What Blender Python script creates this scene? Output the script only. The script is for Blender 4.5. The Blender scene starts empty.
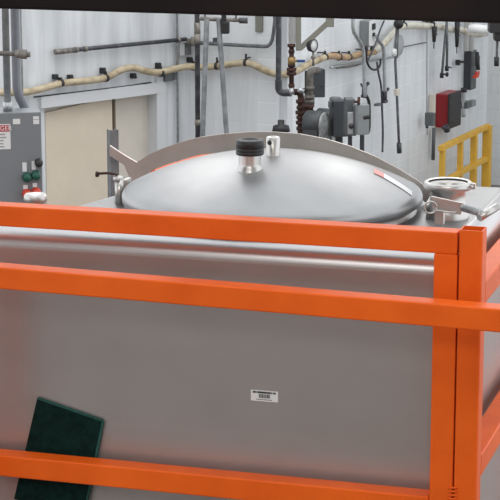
import bpy, bmesh, math, random
from mathutils import Vector, Matrix
random.seed(7)
S = bpy.context.scene
COL = S.collection
# ------------------------------------------------------------------ camera
CAMZ = 3.6; FPX = 2022.0; PITCH = 0.2128; YAW = 0.2915
cam = bpy.data.cameras.new('camera'); camo = bpy.data.objects.new('camera', cam); COL.objects.link(camo)
camo.location = (0, 0, CAMZ); camo.rotation_euler = (math.pi/2 - PITCH, 0, YAW)
cam.sensor_width = 36; cam.lens = 36*FPX/500; cam.clip_end = 200; cam.clip_start = 0.05
S.camera = camo
# ------------------------------------------------------------------ light
w = bpy.data.worlds.new('world'); S.world = w; w.use_nodes = True
w.node_tree.nodes['Background'].inputs[0].default_value = (0.95, 0.97, 1.0, 1)
w.node_tree.nodes['Background'].inputs[1].default_value = 1.45
cp, sp, cy, sy = math.cos(PITCH), math.sin(PITCH), math.cos(YAW), math.sin(YAW)
VR = Vector((cy, sy, 0)); VF = Vector((-sy, cy, 0))          # right / forward on the ground
def gp(lat, dep, z): return VR*lat + VF*dep + Vector((0, 0, z))
def area(loc, sx, sy_, power, col=(1, 1, 1), rz=0, tilt=(0, 0)):
    l = bpy.data.lights.new('ceiling_lamp_light', 'AREA'); l.shape = 'RECTANGLE'; l.size = sx; l.size_y = sy_
    l.energy = power; l.color = col
    o = bpy.data.objects.new('ceiling_lamp_light', l); COL.objects.link(o); o.location = loc
    o.rotation_euler = (tilt[0], tilt[1], rz); return o
CEIL = 8.0; FLOOR = -0.7
LAMPS = [(-1.6, 1.0, 60), (1.6, 1.0, 60), (-1.5, 11.5, 80), (2.0, 12, 80), (2.0, 16.5, 110), (-1.6, 15.5, 80), (0, -4.5, 260), (-3.5, -4.5, 160)]  # last two, behind the camera, added to brighten the wall reflected in the tank
for (la, de, pw) in LAMPS:
    area(gp(la, de, CEIL-0.72), 1.4, 3.6, pw, (1.0, 0.98, 0.95), YAW)
S.view_settings.view_transform = 'Standard'; S.view_settings.look = 'None'
S.view_settings.gamma = 1; S.view_settings.exposure = 0.0; S.view_settings.use_curve_mapping = False

# ------------------------------------------------------------------ pixel helpers (rays through the photograph)
CW = Vector((0, 0, CAMZ)); UPV = Vector((-sy*sp, cy*sp, cp)); FWV = Vector((-sy*cp, cy*cp, -sp))
def ray(u, v): return FWV + VR*((u-250)/FPX) - UPV*((v-250)/FPX)
def onz(u, v, z): d = ray(u, v); return CW + d*((z-CAMZ)/d.z)
def ony(u, v, Y): d = ray(u, v); return CW + d*(Y/d.y)
def onp(u, v, P, n):
    d = ray(u, v); return CW + d*((P-CW).dot(n)/d.dot(n))
def atdep(u, v, dep):
    d = ray(u, v); return CW + d*(dep/(d.dot(VF)))

# ------------------------------------------------------------------ materials
def mat(name, col, rough=0.5, metal=0.0, noise=None, bump=None, spec=None, emit=None):
    m = bpy.data.materials.new(name); m.use_nodes = True
    nt = m.node_tree; b = nt.nodes['Principled BSDF']
    b.inputs['Base Color'].default_value = (*col, 1); b.inputs['Roughness'].default_value = rough
    b.inputs['Metallic'].default_value = metal
    if spec is not None: b.inputs['Specular IOR Level'].default_value = spec
    if emit: b.inputs['Emission Color'].default_value = (*emit[0], 1); b.inputs['Emission Strength'].default_value = emit[1]
    tc = nt.nodes.new('ShaderNodeTexCoord')
    def ntex(scale, detail, stretch):
        mp = nt.nodes.new('ShaderNodeMapping'); mp.inputs['Scale'].default_value = stretch
        nt.links.new(tc.outputs['Object'], mp.inputs[0])
        n = nt.nodes.new('ShaderNodeTexNoise'); n.inputs['Scale'].default_value = scale; n.inputs['Detail'].default_value = detail
        nt.links.new(mp.outputs[0], n.inputs['Vector']); return n
    if noise:   # (scale, col2, lo, hi, stretch, detail)
        sc, c2, lo, hi, st, det = noise
        n = ntex(sc, det, st); r = nt.nodes.new('ShaderNodeValToRGB')
        r.color_ramp.elements[0].position = lo; r.color_ramp.elements[0].color = (*col, 1)
        r.color_ramp.elements[1].position = hi; r.color_ramp.elements[1].color = (*c2, 1)
        nt.links.new(n.outputs['Fac'], r.inputs[0]); nt.links.new(r.outputs[0], b.inputs['Base Color'])
    if bump:    # (scale, strength, stretch)
        n = ntex(bump[0], 4, bump[2]); bp = nt.nodes.new('ShaderNodeBump'); bp.inputs['Strength'].default_value = bump[1]
        bp.inputs['Distance'].default_value = 0.01
        nt.links.new(n.outputs['Fac'], bp.inputs['Height']); nt.links.new(bp.outputs[0], b.inputs['Normal'])
    return m
U = (1, 1, 1)
M = {}
M['orange'] = mat('orange_paint', (0.82, 0.128, 0.010), 0.42, 0, (9, (0.72, 0.102, 0.007), 0.35, 0.7, U, 5), (60, 0.05, U), spec=0.22)
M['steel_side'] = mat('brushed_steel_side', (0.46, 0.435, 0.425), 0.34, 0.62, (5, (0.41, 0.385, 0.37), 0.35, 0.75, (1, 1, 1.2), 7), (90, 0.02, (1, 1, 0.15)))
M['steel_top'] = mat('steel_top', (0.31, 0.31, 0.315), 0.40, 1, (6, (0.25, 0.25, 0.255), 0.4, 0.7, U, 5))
M['edge_highlight'] = mat('steel_edge_highlight', (0.56, 0.555, 0.555), 0.33, 1)  # paler steel that paints a bright reflected band on the rounded edge
M['dome'] = mat('dome_steel', (0.44, 0.445, 0.45), 0.43, 1, (7, (0.35, 0.355, 0.36), 0.35, 0.75, U, 6), (40, 0.03, (1, 0.2, 1)))
M['chrome'] = mat('polished_steel', (0.58, 0.57, 0.55), 0.36, 1)
M['latch'] = mat('latch_steel', (0.56, 0.55, 0.53), 0.42, 1)
M['bar'] = mat('bar_steel', (0.52, 0.485, 0.45), 0.42, 1, (14, (0.45, 0.41, 0.38), 0.4, 0.7, U, 5))
M['rubber'] = mat('black_rubber', (0.012, 0.013, 0.015), 0.42)
M['captop'] = mat('cap_top', (0.05, 0.06, 0.075), 0.3)
M['pad'] = mat('green_pad', (0.006, 0.028, 0.024), 0.95, 0, (60, (0.003, 0.014, 0.012), 0.35, 0.7, U, 8), (300, 0.6, U), spec=0.1)
M['padedge'] = mat('green_pad_edge', (0.03, 0.10, 0.085), 0.95, 0, None, (300, 0.6, U), spec=0.1)
M['white'] = mat('white_label', (0.75, 0.76, 0.76), 0.5)
M['ink'] = mat('label_ink', (0.05, 0.05, 0.055), 0.6)
M['inkgrey'] = mat('label_ink_grey', (0.35, 0.35, 0.37), 0.6)
M['red'] = mat('red_label', (0.45, 0.03, 0.04), 0.5)
M['pink'] = mat('pink_label', (0.75, 0.33, 0.30), 0.5)
M['cabinet'] = mat('grey_enamel', (0.215, 0.235, 0.25), 0.42, 0, (3, (0.19, 0.21, 0.225), 0.4, 0.7, U, 3))
M['green_btn'] = mat('green_button', (0.006, 0.085, 0.055), 0.35)
M['red_btn'] = mat('red_button', (0.60, 0.05, 0.025), 0.35)
M['galv'] = mat('galvanised', (0.50, 0.52, 0.53), 0.42, 0.7, (25, (0.36, 0.38, 0.40), 0.4, 0.65, U, 5))
M['conduit'] = mat('conduit', (0.10, 0.107, 0.113), 0.5, 0.2, (18, (0.17, 0.18, 0.19), 0.4, 0.65, U, 5))
M['darkpipe'] = mat('dark_pipe', (0.045, 0.048, 0.058), 0.45, 0.1, (14, (0.10, 0.10, 0.11), 0.5, 0.65, U, 5))
M['pvc'] = mat('grey_plastic_pipe', (0.15, 0.16, 0.185), 0.4, 0, (8, (0.20, 0.21, 0.235), 0.4, 0.7, U, 3))
M['rustpipe'] = mat('worn_pipe', (0.14, 0.13, 0.12), 0.55, 0.3, (22, (0.26, 0.24, 0.215), 0.4, 0.6, U, 6))
M['ringmetal'] = mat('ring_metal', (0.30, 0.31, 0.31), 0.5, 0.4, (20, (0.16, 0.17, 0.17), 0.4, 0.65, U, 5))
M['rustdark'] = mat('dark_worn_pipe', (0.07, 0.065, 0.06), 0.55, 0.2, (22, (0.13, 0.12, 0.105), 0.4, 0.6, U, 6))
M['rust'] = mat('rusty_iron', (0.035, 0.014, 0.012), 0.75, 0.1, (20, (0.075, 0.035, 0.022), 0.4, 0.65, U, 6))
M['brass'] = mat('old_brass', (0.30, 0.20, 0.08), 0.45, 0.6)
M['hose'] = mat('insulation_tan', (0.48, 0.41, 0.285), 0.85, 0, (10, (0.27, 0.21, 0.13), 0.45, 0.7, U, 6), (50, 0.4, U))
M['hosecloth'] = mat('insulation_brown', (0.36, 0.22, 0.12), 0.8, 0, (22, (0.50, 0.38, 0.24), 0.4, 0.65, U, 6), (50, 0.4, U))
M['hosewhite'] = mat('insulation_white', (0.62, 0.60, 0.52), 0.8, 0, (12, (0.44, 0.38, 0.26), 0.5, 0.7, U, 5))
M['black'] = mat('black_metal', (0.02, 0.02, 0.022), 0.5)
M['drum'] = mat('drum_grey', (0.05, 0.055, 0.06), 0.45, 0.3)
M['board'] = mat('beige_board', (0.67, 0.59, 0.48), 0.7, 0, (2.5, (0.62, 0.545, 0.44), 0.4, 0.7, U, 4))
M['cream'] = mat('cream_paint', (0.66, 0.62, 0.55), 0.7, 0, (3, (0.60, 0.56, 0.49), 0.4, 0.7, U, 4))
M['olive'] = mat('olive_bracket', (0.20, 0.20, 0.17), 0.6)
M['blue'] = mat('blue_handle', (0.02, 0.07, 0.22), 0.5)
M['yellow'] = mat('yellow_paint', (0.72, 0.42, 0.045), 0.5, 0, (8, (0.60, 0.34, 0.04), 0.4, 0.7, U, 4))
M['redbox'] = mat('red_casing', (0.28, 0.012, 0.018), 0.4)
M['darkgrey'] = mat('dark_grey_enamel', (0.042, 0.048, 0.055), 0.45)
M['midgrey'] = mat('mid_grey_enamel', (0.095, 0.105, 0.11), 0.45)
M['lightgrey'] = mat('light_grey_enamel', (0.22, 0.24, 0.245), 0.45)
M['beam'] = mat('dark_beam', (0.011, 0.008, 0.008), 0.75, 0, (4, (0.017, 0.011, 0.010), 0.4, 0.7, U, 3), spec=0.15)
M['lamp'] = mat('lamp_tube', (1, 1, 1), 0.5, 0, emit=((1, 0.98, 0.95), 8))
M['concrete'] = mat('concrete_floor', (0.16, 0.145, 0.13), 0.6, 0, (1.5, (0.11, 0.10, 0.095), 0.4, 0.7, U, 6))
M['ceil'] = mat('ceiling_paint', (0.34, 0.34, 0.34), 0.8, 0, (1, (0.28, 0.28, 0.28), 0.4, 0.7, U, 3))
M['backpaint'] = mat('unseen_wall_paint', (0.52, 0.475, 0.45), 0.8, 0, (0.6, (0.42, 0.38, 0.36), 0.4, 0.7, U, 4))  # for the unseen wall, toned for its dim reflection in the tank
M['blur'] = mat('grey_vent', (0.42, 0.44, 0.45), 0.6)

def blockmat(name, col, mortar, u_dir, strength=0.5, course=0.2, relief=0.35, grime=(0.55, 0.56, 0.57)):
    m = bpy.data.materials.new(name); m.use_nodes = True; nt = m.node_tree; b = nt.nodes['Principled BSDF']
    b.inputs['Roughness'].default_value = 0.55
    geo = nt.nodes.new('ShaderNodeNewGeometry')
    d = nt.nodes.new('ShaderNodeVectorMath'); d.operation = 'DOT_PRODUCT'; d.inputs[1].default_value = u_dir
    nt.links.new(geo.outputs['Position'], d.inputs[0])
    sep = nt.nodes.new('ShaderNodeSeparateXYZ'); nt.links.new(geo.outputs['Position'], sep.inputs[0])
    cmb = nt.nodes.new('ShaderNodeCombineXYZ'); nt.links.new(d.outputs['Value'], cmb.inputs[0]); nt.links.new(sep.outputs['Z'], cmb.inputs[1])
    br = nt.nodes.new('ShaderNodeTexBrick'); br.inputs['Scale'].default_value = 1
    br.inputs['Brick Width'].default_value = course*2; br.inputs['Row Height'].default_value = course
    br.inputs['Mortar Size'].default_value = 0.006; br.inputs['Mortar Smooth'].default_value = 0.8
    br.inputs['Color1'].default_value = (*col, 1); br.inputs['Color2'].default_value = (*[c*0.97 for c in col], 1)
    br.inputs['Mortar'].default_value = (*mortar, 1)
    nt.links.new(cmb.outputs[0], br.inputs['Vector'])
    # drips and grime in the paint: tall narrow noise
    mp = nt.nodes.new('ShaderNodeMapping'); mp.inputs['Scale'].default_value = (6, 0.55, 1); nt.links.new(cmb.outputs[0], mp.inputs[0])
    n = nt.nodes.new('ShaderNodeTexNoise'); n.inputs['Scale'].default_value = 1.3; n.inputs['Detail'].default_value = 6
    nt.links.new(mp.outputs[0], n.inputs['Vector'])
    r = nt.nodes.new('ShaderNodeValToRGB'); r.color_ramp.elements[0].position = 0.35; r.color_ramp.elements[0].color = (*grime, 1)
    r.color_ramp.elements[1].position = 0.6; r.color_ramp.elements[1].color = (1, 1, 1, 1)
    nt.links.new(n.outputs['Fac'], r.inputs[0])
    mx = nt.nodes.new('ShaderNodeMix'); mx.data_type = 'RGBA'; mx.blend_type = 'MULTIPLY'; mx.inputs['Factor'].default_value = strength
    nt.links.new(br.outputs['Color'], mx.inputs[6]); nt.links.new(r.outputs[0], mx.inputs[7])
    nt.links.new(mx.outputs[2], b.inputs['Base Color'])
    bp = nt.nodes.new('ShaderNodeBump'); bp.inputs['Strength'].default_value = relief; bp.inputs['Distance'].default_value = 0.01; bp.invert = True
    nt.links.new(br.outputs['Fac'], bp.inputs['Height']); nt.links.new(bp.outputs[0], b.inputs['Normal'])
    return m

# ------------------------------------------------------------------ mesh helpers (all shapes in world coordinates, re-centred on the thing's base)
def box(bm, c, s, R=None, bev=0, seg=2):
    b2 = bmesh.new(); bmesh.ops.create_cube(b2, size=1)
    for v in b2.verts: v.co = Vector((v.co.x*s[0], v.co.y*s[1], v.co.z*s[2]))
    if bev > 0: bmesh.ops.bevel(b2, geom=b2.edges[:], offset=bev, segments=seg, affect='EDGES', profile=0.6)
    if R is not None: bmesh.ops.transform(b2, matrix=R.to_4x4(), verts=b2.verts)
    bmesh.ops.translate(b2, vec=Vector(c), verts=b2.verts)
    merge(bm, b2)
def merge(bm, b2):
    me = bpy.data.meshes.new('t'); b2.to_mesh(me); b2.free(); bm.from_mesh(me); bpy.data.meshes.remove(me)
def tube(bm, pts, r, seg=12, cap=True, rads=None):
    pts = [Vector(p) for p in pts]; n = len(pts); rings = []
    t0 = (pts[1]-pts[0]).normalized(); a = Vector((0, 0, 1)) if abs(t0.z) < 0.9 else Vector((1, 0, 0))
    nrm = (a - t0*a.dot(t0)).normalized()
    for i, p in enumerate(pts):
        if i == 0: t = t0
        elif i == n-1: t = (pts[-1]-pts[-2]).normalized()
        else: t = ((pts[i+1]-p).normalized() + (p-pts[i-1]).normalized()).normalized()
        nrm = (nrm - t*nrm.dot(t)); nrm = nrm.normalized() if nrm.length > 1e-6 else t.orthogonal().normalized()
        bn = t.cross(nrm); rr = rads[i] if rads else r
        rings.append([bm.verts.new(p + (nrm*math.cos(2*math.pi*k/seg) + bn*math.sin(2*math.pi*k/seg))*rr) for k in range(seg)])
    for i in range(n-1):
        for k in range(seg):
            f = bm.faces.new((rings[i][k], rings[i][(k+1) % seg], rings[i+1][(k+1) % seg], rings[i+1][k])); f.smooth = True
    if cap:
        bm.faces.new(rings[0][::-1]); bm.faces.new(rings[-1])
def smooth_path(pts, it=2):
    pts = [Vector(p) for p in pts]
    for _ in range(it):
        o = [pts[0]]
        for a, b in zip(pts[:-1], pts[1:]): o += [a*0.75+b*0.25, a*0.25+b*0.75]
        o.append(pts[-1]); pts = o
    return pts
def lathe(bm, prof, c, axis=(0, 0, 1), seg=32, closed=False):
    """prof: (radius, height) along axis from c"""
    ax = Vector(axis).normalized(); q = Vector((0, 0, 1)).rotation_difference(ax); c = Vector(c); rings = []
    for (r, h) in prof:
        if r < 1e-6: rings.append([bm.verts.new(c + q @ Vector((0, 0, h)))]); continue
        rings.append([bm.verts.new(c + q @ Vector((r*math.cos(2*math.pi*k/seg), r*math.sin(2*math.pi*k/seg), h))) for k in range(seg)])
    for A, B in zip(rings[:-1], rings[1:]):
        for k in range(seg):
            k2 = (k+1) % seg
            if len(A) == 1 and len(B) == 1: continue
            if len(A) == 1: f = bm.faces.new((A[0], B[k], B[k2]))
            elif len(B) == 1: f = bm.faces.new((A[k], A[k2], B[0]))
            else: f = bm.faces.new((A[k], A[k2], B[k2], B[k]))
            f.smooth = True
def prism(bm, pts, vec):
    """outline (world points) extruded by vec; outline may be concave"""
    vec = Vector(vec); a = [bm.verts.new(Vector(p)) for p in pts]; b = [bm.verts.new(Vector(p)+vec) for p in pts]; n = len(pts)
    f1 = bm.faces.new(a); f2 = bm.faces.new(b[::-1])
    for i in range(n): bm.faces.new((a[i], b[i], b[(i+1) % n], a[(i+1) % n]))
    bmesh.ops.triangulate(bm, faces=[f1, f2])
def strip(bm, A, B, vec):
    """band between two equally long rows of points, extruded by vec"""
    vec = Vector(vec); n = len(A)
    a = [bm.verts.new(Vector(p)) for p in A]; b = [bm.verts.new(Vector(p)) for p in B]
    c = [bm.verts.new(Vector(p)+vec) for p in A]; d = [bm.verts.new(Vector(p)+vec) for p in B]
    for i in range(n-1):
        bm.faces.new((a[i], a[i+1], b[i+1], b[i])); bm.faces.new((c[i], d[i], d[i+1], c[i+1]))
        bm.faces.new((a[i], c[i], c[i+1], a[i+1])); bm.faces.new((b[i], b[i+1], d[i+1], d[i]))
    bm.faces.new((a[0], b[0], d[0], c[0])); bm.faces.new((a[-1], c[-1], d[-1], b[-1]))

def link(name, build, m, parent=None, loc=None, label=None, cat=None, group=None, kind=None, split=False):
    if split:      # each loose piece becomes a part of its own
        src = bmesh.new(); build(src); todo = set(src.verts); out = None
        while todo:
            st_ = [todo.pop()]; isl = set(st_)
            while st_:
                for e in st_.pop().link_edges:
                    for v in e.verts:
                        if v in todo: todo.discard(v); isl.add(v); st_.append(v)
            vs = list(isl); ix = {v: i for i, v in enumerate(vs)}; fs = {f_ for v in vs for f_ in v.link_faces}
            def bld(b, vs=vs, ix=ix, fs=fs):
                nv = [b.verts.new(v.co) for v in vs]
                for f_ in fs: q = b.faces.new([nv[ix[v]] for v in f_.verts]); q.smooth = f_.smooth
            out = link(name, bld, m, parent, loc, label, cat, group, kind)
        src.free(); return out
    """build(bm) writes world coordinates; the object's origin is put at loc (top-level) or at its parent's origin"""
    bm = bmesh.new(); build(bm)
    bmesh.ops.recalc_face_normals(bm, faces=bm.faces)
    if loc is None:
        xs = [v.co for v in bm.verts]
        loc = Vector(((min(v.x for v in xs)+max(v.x for v in xs))/2, (min(v.y for v in xs)+max(v.y for v in xs))/2, min(v.z for v in xs)))
    org = Vector(parent['_org']) if parent else Vector(loc)
    bmesh.ops.translate(bm, vec=-org, verts=bm.verts)
    me = bpy.data.meshes.new(name); bm.to_mesh(me); bm.free(); me.materials.append(m)
    o = bpy.data.objects.new(name, me); COL.objects.link(o)
    if parent: o.parent = parent
    else: o.location = org
    o['_org'] = list(org)
    tag(o, label, cat, group, kind); return o
def tag(o, label=None, cat=None, group=None, kind=None):
    if label: o['label'] = label
    if cat: o['category'] = cat
    if group: o['group'] = group
    if kind: o['kind'] = kind
def each(name, builds, m, parent=None, **k):
    for b_ in builds: link(name, b_, m, parent, **k)
def T_(pts, r, seg=12): return lambda bm: tube(bm, pts, r, seg)
def thing(name, loc, label, cat, group=None):
    o = bpy.data.objects.new(name, None); COL.objects.link(o); o.location = Vector(loc); o['_org'] = list(Vector(loc))
    o.empty_display_size = 0.05; tag(o, label, cat, group); return o
def textmesh(bm, s, origin, right, up, size, depth=0.0004):
    cu = bpy.data.curves.new('t', 'FONT'); cu.body = s; cu.size = size; cu.extrude = depth; cu.align_x = 'CENTER'; cu.align_y = 'CENTER'
    o = bpy.data.objects.new('t', cu); COL.objects.link(o)
    bpy.context.view_layer.update()
    me = bpy.data.meshes.new_from_object(o.evaluated_get(bpy.context.evaluated_depsgraph_get()))
    bpy.data.objects.remove(o); bpy.data.curves.remove(cu)
    R = Matrix((right, up, Vector(right).cross(Vector(up)))).transposed().to_4x4(); R.translation = Vector(origin)
    me.transform(R); bm.from_mesh(me); bpy.data.meshes.remove(me)
Z = Vector((0, 0, 1))

# ================================================================== STRUCTURE
class Wall:
    """vertical wall: anchor seen at pixel column u at ground depth dep, running at heading h (deg right of view)"""
    def __init__(s, P, h):
        h = math.radians(h); s.P = Vector((P.x, P.y, 0)); s.u = (VR*math.sin(h) + VF*math.cos(h)).normalized()
        s.n = Vector((s.u.y, -s.u.x, 0))
        if (Vector((0, 0, 0))-s.P).dot(s.n) < 0: s.n = -s.n
        s.R = Matrix((s.u, -s.n, Z)).transposed()       # local x along, y into wall, z up
        if s.R.determinant() < 0: s.R = Matrix((-s.u, -s.n, Z)).transposed()
    def px(s, u, v, off=0.0): return onp(u, v, s.P + s.n*off, s.n)
    def col(s, u, off=0.0): p = s.px(u, 90, off); return Vector((p.x, p.y, 0))
A = atdep(277, 90, 18.4)
WM = Wall(A, 118)
B = WM.col(190)
WL = Wall(B, 45)
WR = Wall(A, 26)
Cc = WR.col(487)
WE = Wall(Cc, 116)
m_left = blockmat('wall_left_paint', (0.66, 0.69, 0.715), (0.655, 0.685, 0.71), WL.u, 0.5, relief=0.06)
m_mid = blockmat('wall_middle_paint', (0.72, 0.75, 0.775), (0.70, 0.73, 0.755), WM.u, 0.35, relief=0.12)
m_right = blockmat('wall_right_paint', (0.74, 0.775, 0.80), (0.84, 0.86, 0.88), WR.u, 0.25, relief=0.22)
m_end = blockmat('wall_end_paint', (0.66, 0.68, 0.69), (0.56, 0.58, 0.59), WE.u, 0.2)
def slab(bm, P, Q, n, z0, z1, th=0.2):
    prism(bm, [Vector((P.x, P.y, z0)), Vector((Q.x, Q.y, z0)), Vector((Q.x, Q.y, z1)), Vector((P.x, P.y, z1))], -n*th)
# left wall with its opening (x 46..154 px)
L0 = WL.col(-260); O1 = WL.col(44); O2 = WL.col(154)
ztop1 = WL.px(154, 90.5).z; ztop0 = WL.px(44, 110).z; ZT = (ztop1+ztop0)/2
def f(bm):
    slab(bm, L0, O1, WL.n, FLOOR, CEIL); slab(bm, O2, B, WL.n, FLOOR, CEIL); slab(bm, O1, O2, WL.n, ZT, CEIL)
link('wall_left', f, m_left, kind='structure')
link('wall_middle', lambda bm: slab(bm, B, A, WM.n, FLOOR, CEIL), m_mid, kind='structure')
link('wall_right', lambda bm: slab(bm, A, Cc, WR.n, FLOOR, CEIL), m_right, kind='structure')
E1 = Cc + WE.u*((1 if WE.u.dot(VR) > 0 else -1)*5.0)
link('wall_end', lambda bm: slab(bm, Cc, E1, WE.n, FLOOR, CEIL), m_end, kind='structure')
def f(bm):   # shallow back of the opening
    d = -WL.n*0.09; slab(bm, O1+d, O2+d, WL.n, FLOOR, ZT, 0.1)
link('wall_recess', f, M['cream'], kind='structure')
def f(bm):   # frame round the opening: jamb and lintel
    for (p, q) in ((154, 163),):
        a = WL.col(p); b = WL.col(q); slab(bm, a, b, WL.n, FLOOR, ZT+0.16, -0.04)
    a = WL.col(38); b = WL.col(163); slab(bm, a, b, WL.n, ZT, ZT+0.10, -0.045)
link('trim_1', f, mat('trim_paint', (0.60, 0.62, 0.645), 0.6), kind='structure')
FL = [gp(-14, -8, 0), gp(9, -8, 0), gp(9, 30, 0), gp(-14, 30, 0)]
link('floor', lambda bm: prism(bm, [p+Z*FLOOR for p in FL], (0, 0, -0.2)), M['concrete'], kind='structure')
# roof deck behind the camera; beyond it left open to let soft world light in, with slender joists
link('ceiling', lambda bm: prism(bm, [gp(-14, -8, CEIL), gp(9, -8, CEIL), gp(9, 1.5, CEIL), gp(-14, 1.5, CEIL)], (0, 0, 0.2)), M['ceil'], kind='structure')
for i, de in enumerate((4.0, 7.0, 10.0, 13.0, 16.0, 19.0, 22.0)):
    link('trim_%d' % (i+3), lambda bm: prism(bm, [gp(-14, de-0.05, CEIL), gp(9, de-0.05, CEIL), gp(9, de+0.05, CEIL), gp(-14, de+0.05, CEIL)], (0, 0, 0.25)), M['ceil'], kind='structure')
link('wall_back_unseen', lambda bm: prism(bm, [gp(-14, -8, FLOOR), gp(9, -8, FLOOR), gp(9, -8, CEIL), gp(-14, -8, CEIL)], VF*-0.2), M['backpaint'], kind='structure')  # unseen, added behind the camera for the tank's front panel to reflect

# ceiling lamps (fixtures for the light above; the pair behind the camera is added)
for i, (la, de, pw) in enumerate(LAMPS):
    p = gp(la, de, CEIL-0.62)
    R = Matrix.Rotation(YAW, 3, 'Z')
    t = thing('ceiling_lamp', gp(la, de, CEIL-0.7), 'long fluorescent lamp hanging from the ceiling above the room', 'lamp', 'ceiling lamps')
    link('housing', lambda bm: box(bm, p, (1.4, 3.6, 0.08), R, 0.01), M['white'], t)
    def f(bm):
        for s in (-1, 1): box(bm, p + VF*s*1.0 + Z*0.33, (0.02, 0.02, 0.6), R)
    link('hanger', f, M['galv'], t, split=True)

# ================================================================== TANK
T = 2.735; TT = 2.719; TX0, TX1 = -1.700, -0.752; TY0, TY1 = 3.975, 4.80; TZ0 = 1.62
tank = thing('steel_tank', ((TX0+TX1)/2, (TY0+TY1)/2, TZ0), 'brushed stainless steel tank held in the orange frame', 'tank')
def f(bm):
    b2 = bmesh.new()
    q2 = onz(60, 206, TT); q3 = onz(120, 189, TT); k = (q3.x-q2.x)/(q3.y-q2.y)
    foot = [(-1.90, TY0), (TX1, TY0), (TX1, TY1), (q3.x+k*(TY1-q3.y)*0.6, TY1), (q3.x, q3.y), (q2.x, q2.y)]
    prism(b2, [Vector((x, y, TZ0)) for x, y in foot], (0, 0, TT-TZ0))
    bmesh.ops.dissolve_limit(b2, angle_limit=0.01, verts=b2.verts, edges=b2.edges)
    bmesh.ops.recalc_face_normals(b2, faces=b2.faces)
    bmesh.ops.bevel(b2, geom=b2.edges[:], offset=0.045, segments=10, affect='EDGES', profile=0.5, clamp_overlap=True)
    for fc in b2.faces: fc.smooth = True
    merge(bm, b2)
body = link('tank_body', f, M['steel_side'], tank)
body.data.materials.append(M['steel_top']); body.data.materials.append(M['edge_highlight'])
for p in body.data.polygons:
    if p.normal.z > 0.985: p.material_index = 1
    elif p.normal.z > 0.12: p.material_index = 2  # rounded edges take the painted highlight
for p in body.data.polygons:
    if p.area > 0.05: p.use_smooth = False
LC = Vector((-1.253, 4.352, T)); LR = 0.342
link('manway_collar', lambda bm: lathe(bm, [(LR-0.012, -0.020), (LR-0.016, 0.002), (LR-0.03, 0.002), (LR-0.03, 0.012), (LR-0.06, 0.012), (LR-0.06, -0.018)], LC, seg=96), M['steel_side'], tank)
# barcode sticker on the tank
stk = link('barcode_sticker', lambda bm: box(bm, (-1.1605, TY0-0.0006, 2.3875), (0.060, 0.0012, 0.0235)), M['white'], tank, label='small white barcode sticker')
def f(bm):
    y = TY0-0.0016; x0 = -1.1605
    for k in range(14):
        wd = random.choice((0.0045, 0.003, 0.0045, 0.002)); box(bm, (x0-0.0235+k*0.0036, y, 2.3952), (wd*0.9, 0.0006, 0.004))
    x = x0-0.012
    while x < x0+0.013:
        wd = random.choice((0.0008, 0.0012, 0.0018)); box(bm, (x+wd/2, y, 2.3872), (wd, 0.0006, 0.0085)); x += wd+random.choice((0.0008, 0.0012))
    for k in range(9): box(bm, (x0-0.016+k*0.004, y, 2.3795), (0.0026, 0.0006, 0.0016))
link('barcode_print', f, M['ink'], stk)
# side port with clamp ferrule, on the right of the lid
PC = onz(447.5, 210, T); PC.z = T
port = link('port_ferrule', lambda bm: lathe(bm, [(0.048, -0.018), (0.047, 0.004), (0.040, 0.014), (0.0385, 0.046), (0.050, 0.053), (0.050, 0.060), (0.041, 0.060), (0.037, 0.052), (0.036, 0.015), (0.0, 0.012)], PC, seg=48), M['chrome'], tank)
def f(bm):
    lathe(bm, [(0.0505, 0.048), (0.0545, 0.052), (0.0545, 0.062), (0.050, 0.066), (0.044, 0.064)], PC, seg=48)
    q = PC + Vector((0.056, -0.004, 0.058)); box(bm, q, (0.014, 0.010, 0.014), None, 0.002); tube(bm, [q+Vector((0, -0.02, 0)), q+Vector((0, 0.02, 0))], 0.003)
link('port_clamp', f, M['chrome'], port)
PB = onz(432, 187, T); 

# ---- domed lid
lid = thing('manway_lid', LC, 'round domed stainless lid with a black cap on its short neck', 'lid')
def dome_z(r, h=0.086):
    Rs = (LR*LR + h*h)/(2*h); return math.sqrt(max(Rs*Rs-r*r, 0)) - (Rs-h)
def f(bm):
    prof = [(LR-0.028, 0.003), (LR-0.004, 0.003), (LR, 0.006), (LR, 0.018), (LR-0.002, 0.024), (LR-0.006, 0.0295)]
    n = 26; c0 = dome_z(LR-0.010)
    for i in range(1, n+1):
        r = (LR-0.010)*(1-(i-1)/(n-1)); prof.append((r if i < n else 0, 0.033+dome_z(r)-c0))
    lathe(bm, prof, LC, seg=128)
link('dome', f, M['dome'], lid)
def on_lid(u, v):   # point of the dome under a pixel, by marching the ray
    d = ray(u, v).normalized(); p = CW + d*3.6
    for _ in range(4000):
        p = p + d*0.0005; r = math.hypot(p.x-LC.x, p.y-LC.y)
        if r < LR-0.010 and p.z - T < 0.033+dome_z(r)-dome_z(LR-0.010): return p
    return p
NB = on_lid(250, 168); 
neck = link('neck', lambda bm: lathe(bm, [(0.033, -0.016), (0.0285, -0.001), (0.0262, 0.003), (0.0248, 0.007), (0.0245, 0.011), (0.0245, 0.030), (0.0245, 0.052), (0.0, 0.052)], NB, seg=40), M['chrome'], lid)
cap = link('neck_cap', lambda bm: lathe(bm, [(0.0000, 0.030), (0.0296, 0.030), (0.0313, 0.033), (0.0313, 0.037), (0.0300, 0.038), (0.0313, 0.039), (0.0313, 0.044), (0.0300, 0.045), (0.0313, 0.046), (0.0309, 0.060), (0.0287, 0.063), (0.0209, 0.063), (0.0191, 0.0605), (0.0000, 0.0605)], NB, seg=48), M['rubber'], neck, label='ribbed black plastic cap')
lathe_pts = NB
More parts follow.
